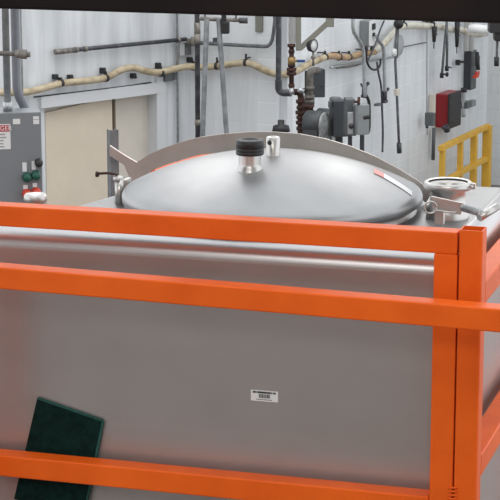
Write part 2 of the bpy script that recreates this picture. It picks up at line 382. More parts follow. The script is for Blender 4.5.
# small lug behind the cap
LB = on_lid(273, 155)
def f(bm):
    lathe(bm, [(0.0165, -0.012), (0.0165, 0.0), (0.0155, 0.004), (0.0155, 0.040), (0.013, 0.042), (0.0, 0.042)], LB, seg=32)
lug = link('vent_lug', f, M['chrome'], lid)
link('lug_hole', lambda bm: lathe(bm, [(0.0, 0.0005), (0.0055, 0.0005), (0.0055, -0.002)], LB+Vector((-0.004, -0.0156, 0.030)), axis=(-0.25, -1, 0), seg=16), M['black'], lug)
# warning strip sticker on the dome's right shoulder
def lid_sticker(bm, pts, w0=0.0):
    up = []; dn = []
    for (u, v) in pts:
        p = on_lid(u, v)+Z*0.0012; q = on_lid(u, v+4.6)+Z*0.0012; up.append(p); dn.append(q)
    strip(bm, up, dn, (0, 0, 0.0008))
link('warning_sticker', lambda bm: lid_sticker(bm, [(384, 174), (390, 177.5), (396, 181), (402, 184.8), (408, 189), (412, 192)]), M['white'], lid, label='white strip sticker')
link('warning_sticker', lambda bm: lid_sticker(bm, [(374, 169.2), (379, 171.3), (384, 174)]), M['pink'], lid, label='pink end of the strip sticker')

# ---- arched clamp bar
YB = 4.50
bar = thing('clamp_bar', ony(131, 186, YB), 'arched flat steel bar spanning over the back of the domed lid', 'clamp bar')
top = [(109.5, 145.5), (123, 154.5), (136.5, 162.5), (150, 154), (162, 148.8), (175, 144), (187, 140.3), (200, 137.2), (225, 133.8), (250, 132), (275, 132), (300, 134), (325, 138.8), (350, 146.2), (375, 156.5), (400, 169.5), (418, 181), (432, 192)]
bot = [(109.5, 155.5), (124, 165), (132.5, 185), (150, 171.5), (162, 166.3), (175, 161.6), (187, 158), (200, 154.8), (225, 152), (250, 149.2), (275, 148.2), (300, 149.5), (325, 153), (350, 159.5), (375, 169.5), (400, 183), (414, 193), (426, 203)]
link('bar', lambda bm: strip(bm, [ony(u, v, YB) for u, v in top], [ony(u, v, YB) for u, v in bot], (0, 0.007, 0)), M['bar'], bar)
# left hinge: upright lug and pin
HB = onz(119.5, 196.5, T)
def f(bm):
    tube(bm, [HB+Vector((0, 0, -0.018)), HB+Vector((0, 0, 0.041))], 0.0105, 20)
    tube(bm, [HB+Vector((-0.003, 0, 0.036)), HB+Vector((-0.002, 0, 0.047))], 0.012, 20)
    box(bm, HB+Vector((0.012, 0.02, 0.030)), (0.012, 0.03, 0.02), None, 0.003)
link('hinge_lug', f, M['chrome'], bar)
def f(bm):
    p = HB+Vector((-0.004, 0, 0.050)); tube(bm, smooth_path([p, p+Vector((-0.02, 0, 0.004)), p+Vector((-0.045, -0.004, 0.002))]), 0.003, 10)
    lathe(bm, [(0.0, -0.004), (0.006, -0.002), (0.007, 0.004), (0.0, 0.006)], p+Vector((-0.047, -0.004, 0.0)), axis=(-1, 0, 0), seg=12)
link('locking_pin', f, M['rust'], bar)
# right latch: plate, ring and swing bolt
LZ = T+0.035
def f(bm):
    a, b, c, d = [onz(u, v, z) for u, v, z in ((432, 197, T+0.052), (463, 202, T+0.052), (459.5, 214.5, T+0.016), (432, 210, T+0.016))]
    Yp = 4.22
    pts = [ony(u, v, Yp) for u, v in ((431, 196.5), (436, 197.5), (463.5, 203.5), (460.5, 214.8), (434, 209.5))]
    prism(bm, pts, (0, 0.006, 0))
    box(bm, ony(440, 207, Yp+0.014)-Z*0.018, (0.020, 0.018, 0.040), None, 0.002)
link('latch_plate', f, M['latch'], bar, label='pale flat steel latch plate')
def f(bm):
    c = ony(430.5, 207.5, 4.205); pts = [c + Vector((math.cos(t)*0.0128, 0.004*math.cos(t), math.sin(t)*0.0128)) for t in [2*math.pi*k/28 for k in range(29)]]
    tube(bm, pts, 0.0022, 8)
    tube(bm, smooth_path([c+Vector((0.012, -0.003, -0.006)), c+Vector((0.025, -0.006, -0.005)), c+Vector((0.045, -0.005, -0.008)), c+Vector((0.055, 0.004, -0.008))]), 0.0022, 8)
link('pull_ring', f, M['chrome'], bar)
def f(bm):
    p = ony(462, 207.5, 4.215); q = ony(482, 213.5, 4.17)
    tube(bm, [p, p.lerp(q, 0.5), q], 0.0065, 14)
    for k in range(9):
        c = p.lerp(q, 0.1+k*0.09); tube(bm, [c, c+(q-p).normalized()*0.003], 0.0082, 14)
link('swing_bolt', f, M['galv'], bar)
def f(bm):
    q = ony(482, 213.5, 4.17); a = q+Vector((-0.004, -0.008, -0.008)); b = q+Vector((0.026, 0.035, 0.010))
    tube(bm, [a, b], 0.0085, 16)
link('bolt_handle', f, M['chrome'], bar)
# upright strut standing behind the tank on the left
# ---- orange frame
TB = 0.048
frame = thing('tank_frame', (-1.23, 4.4, FLOOR), 'orange square tube frame standing around the steel tank', 'frame')
FX0, FX1 = -1.95, -0.687; FY0, FY1 = 3.90, 4.88
def rtube(bm, a, b, hx=TB, hollow=None):
    """square tube along an axis with rounded corners; open top when hollow"""
    a = Vector(a); b = Vector(b); c = (a+b)/2; d = b-a
    s = [abs(d.x) or hx, abs(d.y) or hx, abs(d.z) or hx]
    box(bm, c, s, None, 0.0045, 3)
def vpost(bm, x0, x1, y0, y1, z0, z1):
    th = 0.003; r = 0.005
    def ring(ins, z):
        o = []
        for cx_, cy_, a0 in ((x1-r, y1-r, 0), (x0+r, y1-r, 90), (x0+r, y0+r, 180), (x1-r, y0+r, 270)):
            for k in range(4):
                a = math.radians(a0+k*30); rr = max(r-ins, 0.001); o.append(bm.verts.new((cx_+math.cos(a)*rr, cy_+math.sin(a)*rr, z)))
        return o
    R1 = ring(0, z0); R2 = ring(0, z1); R3 = ring(th, z1); R4 = ring(th, z1-0.15); n = len(R1)
    for P_, Q_ in ((R1, R2), (R2, R3), (R3, R4)):
        for k in range(n): bm.faces.new((P_[k], P_[(k+1) % n], Q_[(k+1) % n], Q_[k]))
    bm.faces.new(R4); bm.faces.new(R1)
ZP = 2.788
for (x0, y0) in ((FX1-TB, FY0), (FX0, FY0), (FX1-TB, FY1-TB), (FX0, FY1-TB)):
    back = y0 > 4.2
    link('corner_post', lambda bm: vpost(bm, x0, x0+TB, y0, y0+TB, FLOOR, ZP if not back else (2.40 if x0 < -1.5 else ZP-0.10)), M['orange'], frame)
ex = 0.0035
SX = FX1-TB-ex      # right end of front panel frame (tiny gap to the post)
link('top_rail', lambda bm: box(bm, ((FX0+TB+SX)/2, FY0+TB/2, 2.7595), (SX-FX0-TB, TB, 0.045), None, 0.0045, 3), M['orange'], frame)
link('stile', lambda bm: rtube(bm, (SX-TB/2+0.001, FY0+TB/2, 0.3), (SX-TB/2+0.001, FY0+TB/2, 2.7372)), M['orange'], frame)
link('bottom_rail', lambda bm: rtube(bm, (FX0+TB, FY0+TB/2, 2.224-TB/2), (SX-TB, FY0+TB/2, 2.224-TB/2)), M['orange'], frame)
link('base_rail', lambda bm: rtube(bm, (FX0+TB, FY0+TB/2, 1.58), (SX-TB, FY0+TB/2, 1.58)), M['orange'], frame)
for x in (FX1-TB/2, FX0+TB/2):
    for z in ((2.652, 2.285, 1.58) if x > -1.5 else (2.285, 1.58)):
        link('side_rail', lambda bm: rtube(bm, (x, FY0+TB, z), (x, FY1-TB, z)), M['orange'], frame)
for z in (2.36, 1.58):
    link('back_rail', lambda bm: rtube(bm, (FX0+TB, FY1-TB/2, z), (FX1-TB, FY1-TB/2, z)), M['orange'], frame)
for x in (-1.55, -1.23, -0.91):
    link('cross_member', lambda bm: rtube(bm, (x, FY0+TB, 1.58+0.016), (x, FY1-TB, 1.58+0.016)), M['orange'], frame)
# weld scars at the seam between stile and post
def f(bm):
    for k in range(7): 
        z = 2.20+k*0.008; tube(bm, [(SX-0.006, FY0-0.001, z), (SX+0.012, FY0-0.001, z+0.002)], 0.0022, 8)
link('weld_bead', f, M['orange'], frame)
# front bar (nearer, crosses the posts)
RL = ony(-60, 268.5-4, 3.845); RRr = ony(560, 307+4.5, 3.80)
zc0 = ony(0, 278, 3.847).z; zc1 = ony(500, 318, 3.805).z
PL = ony(0, 275.5, 3.847); PR = ony(500, 318, 3.805); dv = (PR-PL)
a = PL-dv*0.12; b = PR+dv*0.22
def f(bm):
    L = (b-a).length; ux = (b-a).normalized(); uy = Z.cross(ux).normalized(); uz = ux.cross(uy)
    R = Matrix((ux, uy, uz)).transposed()
    box(bm, (a+b)/2, (L, TB, TB*0.98), R, 0.0045, 3)
gb = thing('front_barrier', Vector(((a.x+b.x)/2, (a.y+b.y)/2, FLOOR)), 'orange tube rail crossing in front of the tank frame just below its top', 'rail')
link('rail', f, M['orange'], gb)
def f(bm):
    for p in (a+dv*0.03, b-dv*0.03): rtube(bm, (p.x, p.y, FLOOR), (p.x, p.y, p.z-TB/2+0.001))
link('upright', f, M['orange'], gb, split=True)
# ---- scouring pad leaning on the tank behind the lower rail
pd = [ony(37, 399, 3.966), ony(102, 421.5, 3.966), ony(82, 521, 3.958), ony(14, 499, 3.958)]
pad = thing('scouring_pad', pd[3], 'dark green scouring pad leaning on the tank behind the lower orange rail', 'pad')
pc = sum((Vector(p) for p in pd), Vector())/4
link('pad', lambda bm: prism(bm, pd, (0.0, 0.008, 0.0)), M['pad'], pad)
def f(bm):
    for i, j in ((0, 1), (1, 2)):
        p, q = pd[i]+Vector((0, 0.004, 0)), pd[j]+Vector((0, 0.004, 0)); tube(bm, [p, q], 0.0042, 8)
link('pad_edge', f, M['padedge'], pad, label='lighter green cut edge')
# ---- dark beam overhead, close to the camera side of the tank
p = ony(-80, 7.5, 3.7); q = ony(580, 25, 3.7); zb = (p.z+q.z)/2
t = thing('overhead_beam', ((p.x+q.x)/2, 3.78, zb), 'dark steel beam running overhead across the top of view', 'beam')
link('beam', lambda bm: box(bm, ((p.x+q.x)/2, 3.78, zb+0.10), ((q-p).length+0.3, 0.16, 0.20), None, 0.006), M['beam'], t)
for x in (p.x-0.06, q.x+0.06):
    link('hanger', lambda bm: box(bm, (x, 3.78, (zb+0.2+CEIL)/2), (0.08, 0.08, CEIL-zb-0.2)), M['beam'], t)

# ================================================================== things behind on the left
# capped steel pipe standing beside the tank's left end
CPx = onz(35.5, 203, 2.72)
CPx = atdep(35.5, 200, 5.4)
t = thing('capped_pipe', (CPx.x, CPx.y, FLOOR), 'short bright steel pipe with a clamped cap below the control cabinet buttons', 'pipe')
link('pipe', lambda bm: tube(bm, [(CPx.x, CPx.y, FLOOR), (CPx.x, CPx.y, CPx.z-0.002)], 0.022, 20), M['chrome'], t)
link('clamp_cap', lambda bm: lathe(bm, [(0.0, 0.012), (0.024, 0.014), (0.028, 0.017), (0.031, 0.012), (0.032, 0.0), (0.027, -0.006), (0.027, -0.014), (0.031, -0.02), (0.0, -0.024)], CPx, seg=32), M['chrome'], t)

# control cabinet
DC = 7.6
def cab(u, v, o=0.0): return onp(u, v, PCab + NC*o, NC)
PCab = atdep(20, 150, DC); NC = (-VF*math.cos(0.17) + VR*math.sin(0.17)).normalized(); UC = Vector((-NC.y, NC.x, 0))
if UC.dot(VR) < 0: UC = -UC
RC = Matrix((UC, -NC, Z)).transposed()
ctr = cab(41, 112); cbr = cab(42.5, 210); ctl = cab(-60, 112)
zt_, zb_ = ctr.z, 2.75-0.0
zb_ = cab(42, 232).z
wd = (ctr-ctl).dot(UC)
ccen = (ctr+ctl)/2; ccen.z = (zt_+zb_)/2
cabt = thing('control_cabinet', (ccen.x, ccen.y, FLOOR), 'grey control cabinet with danger label and coloured push buttons at left edge', 'cabinet')
link('body', lambda bm: box(bm, ccen - NC*0.06, (wd, 0.12, zt_-zb_), RC, 0.004), M['cabinet'], cabt)
def f(bm):
    for s in (-1, 1): c = ccen - NC*0.06 + UC*s*(wd/2-0.04); box(bm, Vector((c.x, c.y, (zb_+FLOOR)/2)), (0.05, 0.05, zb_-FLOOR), RC)
link('stand', f, M['darkgrey'], cabt, split=True)
def decal(name, rects, m, parent, th=0.0015, off=0.0, **k):
    def f(bm):
        for (u0, v0, u1, v1) in rects:
            p = cab(u0, v0, off); q = cab(u1, v1, off); c = (p+q)/2 + NC*th/2
            box(bm, c, (abs((q-p).dot(UC)), th, abs(q.z-p.z)), RC)
    return link(name, f, m, parent, split=(name in ('small_sticker',)), **k)
dl = decal('danger_label', [(-12, 124.5, 10.8, 149)], M['white'], cabt)
decal('label_header', [(-12, 125.5, 9.6, 131.5)], M['red'], dl, 0.001, 0.0016)
def f(bm):
    p = cab(-1.5, 128.6, 0.0028); textmesh(bm, 'DANGER', p, UC, Z, 0.025)
link('label_word', f, M['white'], dl)
decal('label_text', [(-10, 134+k*3.1, random.uniform(3, 9), 135.0+k*3.1) for k in range(5)], M['inkgrey'], dl, 0.0006, 0.0016)
decal('small_sticker', [(12.8, 119, 20.2, 124)], M['white'], cabt)
decal('small_sticker', [(33, 116.3, 39, 119.2), (33.2, 119.8, 39.2, 124)], M['white'], cabt)
def button(u, v, r, m, name, label):
    c = cab(u, v)
    def f(bm):
        lathe(bm, [(r*1.12, 0.0), (r*1.12, 0.008), (r, 0.010), (r*1.0, 0.026), (r*0.85, 0.032), (0, 0.034)], c, axis=NC, seg=24)
    return link(name, f, m, cabt, label=label)
button(27.0, 177.0, 0.0165, M['green_btn'], 'push_button', 'green push button, left one'); button(35.8, 175.0, 0.0165, M['green_btn'], 'push_button', 'green push button, right one')
button(26.8, 193.5, 0.0165, M['red_btn'], 'push_button', 'red push button, left one'); button(36.0, 192.0, 0.0165, M['red_btn'], 'push_button', 'red push button, right one')
button(38.6, 162.5, 0.0145, M['black'], 'selector_knob', 'black selector knob')
decal('legend_plate', [(22.2, 162.5, 26.8, 171.5)], M['white'], cabt); decal('legend_plate', [(31.6, 161, 35.6, 169.5)], M['white'], cabt)
decal('legend_plate', [(23, 185, 27.8, 189)], M['white'], cabt); decal('legend_plate', [(32.6, 183, 37, 187)], M['white'], cabt)

def upipe(name, pts_px, dep_or_wall, r, m, label, cat, off=0.05, extra=None, smooth=0, group=None, seg=12):
    if isinstance(dep_or_wall, Wall): P = [dep_or_wall.px(u, v, off) for u, v in pts_px]
    else: P = [atdep(u, v, dep_or_wall) for u, v in pts_px]
    if smooth: P = smooth_path(P, smooth)
    def f(bm):
        tube(bm, P, r, seg)
        if extra: extra(bm)
    return link(name, f, m, label=label, cat=cat, group=group)
def to_ceiling(u, v, dep): p = atdep(u, v, dep); return p
# pipes above the cabinet
def vert_to(p, z): return Vector((p.x, p.y, z))
p0 = atdep(6.5, 60, DC+0.04); g0 = p0
t = thing('galvanised_pipe', vert_to(p0, zt_), 'bright galvanised pipe rising from the top of the control cabinet', 'pipe')
link('pipe', lambda bm: tube(bm, [vert_to(p0, zt_), vert_to(p0, CEIL)], 0.012+0.0015, 16), M['galv'], t)
link('coupling', lambda bm: tube(bm, [vert_to(p0, zt_), vert_to(p0, zt_+0.035)], 0.018, 16), M['galv'], t, split=True)
P = [atdep(27.5, 116, DC+0.2), atdep(24, 106, DC+0.2), atdep(18.5, 96, DC+0.2), atdep(16.2, 84, DC+0.2)]
P.append(vert_to(P[-1], CEIL))
link('plastic_conduit', lambda bm: tube(bm, [vert_to(P[0], FLOOR), vert_to(P[0], zt_-0.05)]+smooth_path([P[0]]+P[1:], 1), 0.0175, 16), M['pvc'], label='thick dark grey plastic pipe bending down behind the control cabinet', cat='pipe')
p2 = atdep(21.3, 40, DC+0.35)
link('thin_conduit', lambda bm: tube(bm, [vert_to(p2, FLOOR), vert_to(p2, CEIL)], 0.004, 10), M['galv'], label='thin pale conduit beside the thick dark grey plastic pipe', cat='conduit')
# horizontal pipe ending in a union at far left
hp = [atdep(-25, 52.5, DC+0.0), atdep(18, 54, DC+0.0)]
t = thing('union_pipe', hp[1], 'short horizontal steel pipe ending in a round union fitting at upper left', 'pipe')
link('pipe', lambda bm: tube(bm, hp, 0.009, 14), M['rustpipe'], t)
def f(bm):
    ax = (hp[1]-hp[0]).normalized(); tube(bm, [hp[1]-ax*0.012, hp[1]+ax*0.010], 0.015, 12); tube(bm, [hp[1]+ax*0.008, hp[1]+ax*0.034], 0.018, 8); tube(bm, [hp[1]+ax*0.03, hp[1]+ax*0.046], 0.011, 12)
    
link('union_fitting', f, M['rustpipe'], t)
# beige board leaning in the opening
bd = [WL.px(45, 113, -0.05), WL.px(112, 97, -0.05), WL.px(112, 215, -0.05), WL.px(45, 232, -0.05)]
bz0 = FLOOR
bd = [bd[0], bd[1], vert_to(bd[1], bz0), vert_to(bd[0], bz0)]
link('beige_board', lambda bm: prism(bm, bd, -WL.n*0.03), M['board'], label='large flat beige board filling the wall opening behind the cabinet', cat='board')
link('door_post', lambda bm: prism(bm, [vert_to(WL.col(113.2, -0.05), FLOOR), vert_to(WL.col(115.2, -0.05), FLOOR), vert_to(WL.col(115.2, -0.05), ZT-0.002), vert_to(WL.col(113.2, -0.05), ZT-0.002)], -WL.n*0.05), mat('dark_post', (0.13, 0.10, 0.06), 0.7), label='narrow dark post at the right edge of the beige board', cat='post')
# strut channel standing behind the tank (in front of the board)
sc = atdep(114.5, 150, 6.2)
def f(bm):
    R = Matrix.Rotation(YAW+0.5, 3, 'Z'); zt = atdep(114.5, 130, 6.2).z; b0 = Vector((sc.x, sc.y, (zt+FLOOR)/2))
    box(bm, b0, (0.026, 0.004, zt-FLOOR), R); 
    for s in (-1, 1): box(bm, b0 + R @ Vector((s*0.0125, 0.012, 0)), (0.003, 0.026, zt-FLOOR), R)
link('strut_channel', f, M['conduit'], label='grey steel strut channel standing upright behind the left end of the bar', cat='post')
# neighbouring orange frame seen under the arched bar
hd = math.radians(27); d = VR*math.sin(hd)+VF*math.cos(hd); nn = Vector((d.y, -d.x, 0))
a = atdep(158, 178.5, 5.5); b_ = onp(240, 150, a, nn); b_.z = a.z
RF = Matrix((d, Z.cross(d), Z)).transposed()
t = thing('far_rail', vert_to((a+b_)/2, FLOOR), 'orange rail behind the lid, glimpsed under the arched steel bar', 'rail')
link('rail', lambda bm: box(bm, (a+b_)/2, ((b_-a).length, TB, TB), RF, 0.004), M['orange'], t)
for p in (a.lerp(b_, 0.06), a.lerp(b_, 0.94)):
    link('post', lambda bm: box(bm, Vector((p.x, p.y, (p.z-TB/2+FLOOR)/2)), (TB, TB, p.z-TB/2-FLOOR), RF, 0.004), M['orange'], t)

# ================================================================== left wall equipment
# long pipe with sleeve
t = thing('wall_pipe', WL.px(120, 45, 0.06), 'long dark pipe with a thick sleeved end, running high along the left wall', 'pipe')
link('pipe', lambda bm: tube(bm, [WL.px(58, 51.5, 0.06), WL.px(186, 39.2, 0.06)], 0.019, 14), M['darkpipe'], t)
link('sleeve', lambda bm: tube(bm, [WL.px(55, 52, 0.06), WL.px(74, 50.2, 0.06)], 0.024, 14), M['rustpipe'], t)
link('coupling', lambda bm: [tube(bm, [WL.px(a, b, 0.06), WL.px(a+2.5, b-.25, 0.06)], 0.026, 14) for a, b in ((75, 50), (84, 49.1), (177, 40.2))], M['rustpipe'], t, split=True)
# mid conduit bending up
ce = WM.px(276.5, -10, 0.07)
P = [WM.px(192, 42.5, 0.07), WM.px(262, 46.6, 0.07), WM.px(269.5, 46.0, 0.07), WM.px(273, 38, 0.07), WM.px(275.5, 15, 0.07)]
P.append(vert_to(P[-1], CEIL))
t = thing('elbow_conduit', P[1], 'grey conduit running level then bending up beside the dark corner pipe', 'conduit')
link('pipe', lambda bm: tube(bm, smooth_path(P, 1), 0.017, 12), M['conduit'], t)
link('conduit_strap', lambda bm: box(bm, WM.px(215, 40.5, 0.05), (0.02, 0.05, 0.05), WM.R), M['darkpipe'], t)
# union where they meet the dark riser
c = WM.px(192, 41.5, 0.09)
link('pipe_tee', lambda bm: (tube(bm, [c-VR*0.05, c+VR*0.06], 0.03, 12), tube(bm, [c-VR*0.01+VF*0, c+VR*0.025], 0.045, 12)), M['rustpipe'], label='worn pipe tee where the level conduits meet the dark riser', cat='pipe fitting')
# insulated hose, one continuous run
hp1 = [(-20, 93, WL), (10, 92.5, WL), (30, 92, WL), (48, 87, WL), (62, 83, WL), (80, 81.5, WL), (98, 79.5, WL), (108, 77.5, WL), (120, 70, WL), (132, 67, WL), (145, 71, WL), (158, 73.2, WL), (172, 69.5, WL), (188, 66, WL)]
hp2 = [(200, 67.5, WM), (215, 66.3, WM), (230, 64.2, WM), (247, 62, WM), (258, 67, WM), (270, 73, WM)]
hp3 = [(283, 75, WR), (296, 72, WR), (308, 64.5, WR), (318, 60, WR), (326, 57, WR)]
Ph = [w_.px(u, v, 0.08) for u, v, w_ in hp1+hp2+hp3]
t = thing('insulated_hose', Ph[0], 'long tan insulated pipe sagging along the whole painted block wall', 'hose')
link('hose', lambda bm: tube(bm, smooth_path(Ph, 2), 0.031, 14), M['hose'], t)
Pb = [WR.px(u, v, 0.08) for u, v in ((325, 57.3), (332, 55.5), (342, 57.5), (352, 57), (360, 54), (368, 53.5), (375, 51.5))]
link('wrapped_section', lambda bm: tube(bm, smooth_path(Pb, 2), 0.031, 14), M['hosecloth'], t, label='browner wrapped stretch')
Pw = [WR.px(u, v, 0.08) for u, v in ((374, 52), (382, 46), (390, 37), (395, 31), (401, 26.5), (412, 25), (425, 26.5), (440, 26), (450, 30), (460, 29), (468, 33), (480, 34.5), (486, 33.5))]
link('white_section', lambda bm: tube(bm, smooth_path(Pw, 2), 0.033, 14), M['hosewhite'], t, label='whiter stretch on the right wall')
# clips round the hose
def clip(u, v, W, tall=0.09):
    c = W.px(u, v, 0.08); 
    def f(bm):
        tube(bm, [c-W.u*0.014, c+W.u*0.014], 0.035, 16)
        box(bm, c+Z*(0.03+tall/2), (0.014, 0.02, tall), W.R, 0.003)
        box(bm, c+Z*(0.04)-W.n*0.04, (0.014, 0.08, 0.012), W.R, 0.003)
    return link('hose_clip', f, M['black'], t)
for u, v in ((61, 83), (106, 78), (161, 73), (193, 67)): clip(u, v, WL if u < 190 else WM, 0.02 if u in (61,) else 0.03)
for u, v in ((217, 66), (246, 62.5)): clip(u, v, WM, 0.05)
for u, v in ((325, 57), (339, 57), (349, 57), (363, 53.5), (404, 25.5), (432, 26)): clip(u, v, WR, 0.03)
def bracket(u, v, W, s=0.05, label='small black pipe hanger above the tan hose', m='black'):
    c = W.px(u, v, 0.0)
    def f(bm):
        box(bm, c+W.n*0.03, (0.03, 0.06, s), W.R, 0.004); box(bm, c+W.n*0.05-Z*s*0.3, (s*0.9, 0.02, 0.02), W.R, 0.003); tube(bm, [c+W.n*0.05-Z*s*0.4, c+W.n*0.05+Z*s*0.6], 0.008, 8)
    return link('pipe_hanger', f, M[m], label=label, cat='bracket', group='pipe hangers on the wall')
for u, v, lb in ((53, 76.5, 'black pipe hanger above the hose, leftmost, over the beige board'), (68, 77, 'black pipe hanger above the hose, second from the left'), (100.5, 70, 'black pipe hanger above the hose left of its raised bend'), (156, 65, 'black pipe hanger above the hose left of the vertical conduit'), (187.5, 59.5, 'pipe hanger above the hose just left of the dark riser'), (131, 75.5, 'pipe hanger hook under the raised bend of the hose')):
    bracket(u, v, WL, 0.045, lb)
# cable along top of opening
upipe('wall_cable', [(34, 97), (70, 93), (95, 90), (125, 86.5), (151, 82.5)], WL, 0.007, M['black'], 'thin black cable sagging above the wall opening', 'cable', 0.03, smooth=1, seg=8)
# thin conduit with boxes on left wall
c0 = WL.col(177.5, 0.04)
t = thing('junction_conduit', vert_to(c0, 1.0), 'thin vertical conduit carrying two small grey boxes on the left wall', 'conduit')
link('pipe', lambda bm: tube(bm, [vert_to(c0, FLOOR), vert_to(c0, CEIL)], 0.0125, 10), M['galv'], t)
def wbox(name, W, u0, v0, u1, v1, d, m, parent=None, off=0.0, bev=0.006, **k):
    p = W.px(u0, v0, off+d); q = W.px(u1, v1, off+d); c = (p+q)/2 - W.n*(d/2)
    wx = abs((q-p).dot(W.u)); wz = abs(W.px((u0+u1)/2, v0, off+d).z - W.px((u0+u1)/2, v1, off+d).z)
    return link(name, lambda bm: box(bm, c, (wx, d, wz), W.R, bev), m, parent, **k)
wbox('junction_box', WL, 180, 43, 185, 56, 0.05, M['blur'], t); wbox('junction_box', WL, 185.5, 42.5, 191.5, 55, 0.05, M['conduit'], t)
wbox('clamp_box', WL, 165.5, 74.5, 173, 81.5, 0.07, M['midgrey'], t); wbox('clamp_box', WL, 173.5, 73, 177.5, 80, 0.05, M['conduit'], t)
# dark riser and two slanted pipes hung from a strut
c1 = WM.col(197.5, 0.10)
c1 = vert_to(atdep(197.5, 80, 17.6), FLOOR)
t = thing('dark_riser', c1, 'dark vertical riser pipe behind the two hanging conduits', 'pipe')
link('pipe', lambda bm: tube(bm, [vert_to(c1, FLOOR), vert_to(c1, CEIL)], 0.023, 14), M['darkpipe'], t)
link('worn_collar', lambda bm: [tube(bm, [vert_to(c1, z), vert_to(c1, z+h_)], 0.028, 14) for z, h_ in ((atdep(198, 34, 17.6).z, 0.10), (atdep(198, 44, 17.6).z, 0.09), (atdep(198, 125, 17.6).z, 0.05))], M['rustpipe'], t, split=True)
D1 = 12.0
st = [atdep(199, 18.5, D1), atdep(246, 20.5, D1)]
sb = thing('hanging_strut', st[0], 'short horizontal strut rod holding the two hanging conduits', 'rod')
link('strut', lambda bm: tube(bm, st, 0.012, 10), M['rustpipe'], sb)
link('end_knob', lambda bm: tube(bm, [st[1]-VR*0.04, st[1]+VR*0.01], 0.018, 12), M['darkpipe'], sb)
link('ceiling_rod', lambda bm: [tube(bm, [s_, vert_to(s_, CEIL)], 0.006, 8) for s_ in (atdep(205, 18.8, D1), atdep(236, 19.9, D1))], M['galv'], sb, split=True)
def hang(u0, u1, vb, r, lb):
    a_ = atdep(u0, 19, D1-0.02); b_ = atdep(u1, vb, D1-0.02); d_ = (b_-a_)
    k_ = (a_.z-FLOOR)/-d_.z
    link('hanging_conduit', lambda bm: tube(bm, [a_, a_+d_*k_], r*1.15, 14), M['conduit'], label=lb, cat='conduit')
hang(206.8, 202.5, 140, 0.0135, 'left of the two long grey conduits slanting down behind the lid bar')
hang(218.6, 227, 140, 0.0135, 'right of the two long grey conduits slanting down behind the lid bar')
blk = atdep(225.5, 27.5, D1-0.03)
link('hanging_hook', lambda bm: (box(bm, blk, (0.05, 0.03, 0.075), Matrix.Rotation(YAW, 3, 'Z'), 0.012), box(bm, blk+Vector((-0.01, 0, 0.06)), (0.03, 0.025, 0.06), Matrix.Rotation(YAW, 3, 'Z'), 0.006)), M['black'], label='small black block hanging under the strut rod', cat='block')
wbox('wall_plate', WM, 255, 12, 262, 32, 0.03, M['olive'], label='small olive grey plate high on the wall left of the corner', cat='plate')

# ================================================================== corner: dark pipe, white trim, valves
dp = [WM.col(278.5, 0.16)]
dq = dp[0]
z90 = WM.px(278.5, 93, 0.16).z
e1 = WM.px(283, 93.5, 0.16); e2 = onp(293, 91.5, e1, VF)
t = thing('corner_pipe', vert_to(dq, z90), 'dark vertical pipe at the corner turning right at its foot', 'pipe')
link('pipe', lambda bm: tube(bm, [vert_to(dq, CEIL), vert_to(dq, z90+0.10), vert_to(dq, z90+0.02)+VR*0.015, vert_to(dq, z90)+VR*0.06, e2], 0.026, 14), M['darkpipe'], t)
link('elbow', lambda bm: tube(bm, smooth_path([vert_to(dq, z90+0.12), vert_to(dq, z90), vert_to(dq, z90)+VR*0.12], 2), 0.032, 14), M['darkpipe'], t)
cc = WR.col(286.5, 0.0)
link('trim_2', lambda bm: box(bm, vert_to(WR.col(286.3, 0.04), (CEIL+FLOOR)/2), (0.12, 0.08, CEIL-FLOOR), WR.R, 0.005), mat('pale_column', (0.62, 0.64, 0.67), 0.6), kind='structure')
# floor plinth lamp-like fitting near lid
tb = WR.px(281, 126, 0.2)
DV = (atdep(300, 90, 1).dot(VF), )
DW = 17.6       # depth of the valve group
def at(u, v, d=DW): return atdep(u, v, d)
link('pipe_flange', lambda bm: lathe(bm, [(0.0, 0.07), (0.03, 0.07), (0.03, 0.03), (0.07, 0.02), (0.08, -0.03), (0.03, -0.03), (0.03, FLOOR-at(281, 128).z)], at(281, 128), seg=20), M['black'], label='small dark flanged stub at the corner just above the lid bar', cat='pipe fitting')
# white pipe with rusty valve
t = thing('white_valve_pipe', at(292, 45), 'fat white pipe ending in a rusty valve with blue lever handle', 'pipe')
link('pipe', lambda bm: tube(bm, [at(292.5, 43), vert_to(at(292.5, 43), CEIL)], 0.036, 16), M['white'], t)
def f(bm):
    tube(bm, [at(291.5, 45), at(291.5, 92)], 0.022, 12)
    for v, r_ in ((44, 0.036), (50, 0.028), (60, 0.030), (64, 0.034), (68, 0.044), (72, 0.044), (84, 0.028)): tube(bm, [at(291.5, v), at(291.5, v+3)], r_, 12)
link('rusty_fitting', f, M['rust'], t)
link('valve_body', lambda bm: (tube(bm, [at(291.5, 57), at(291.5, 65)], 0.034, 12), tube(bm, [at(292, 61), at(297, 61)], 0.012, 10)), M['brass'], t)
link('lever_handle', lambda bm: box(bm, at(301, 61), (0.072, 0.02, 0.022), Matrix.Rotation(YAW, 3, 'Z'), 0.006), M['blue'], t)
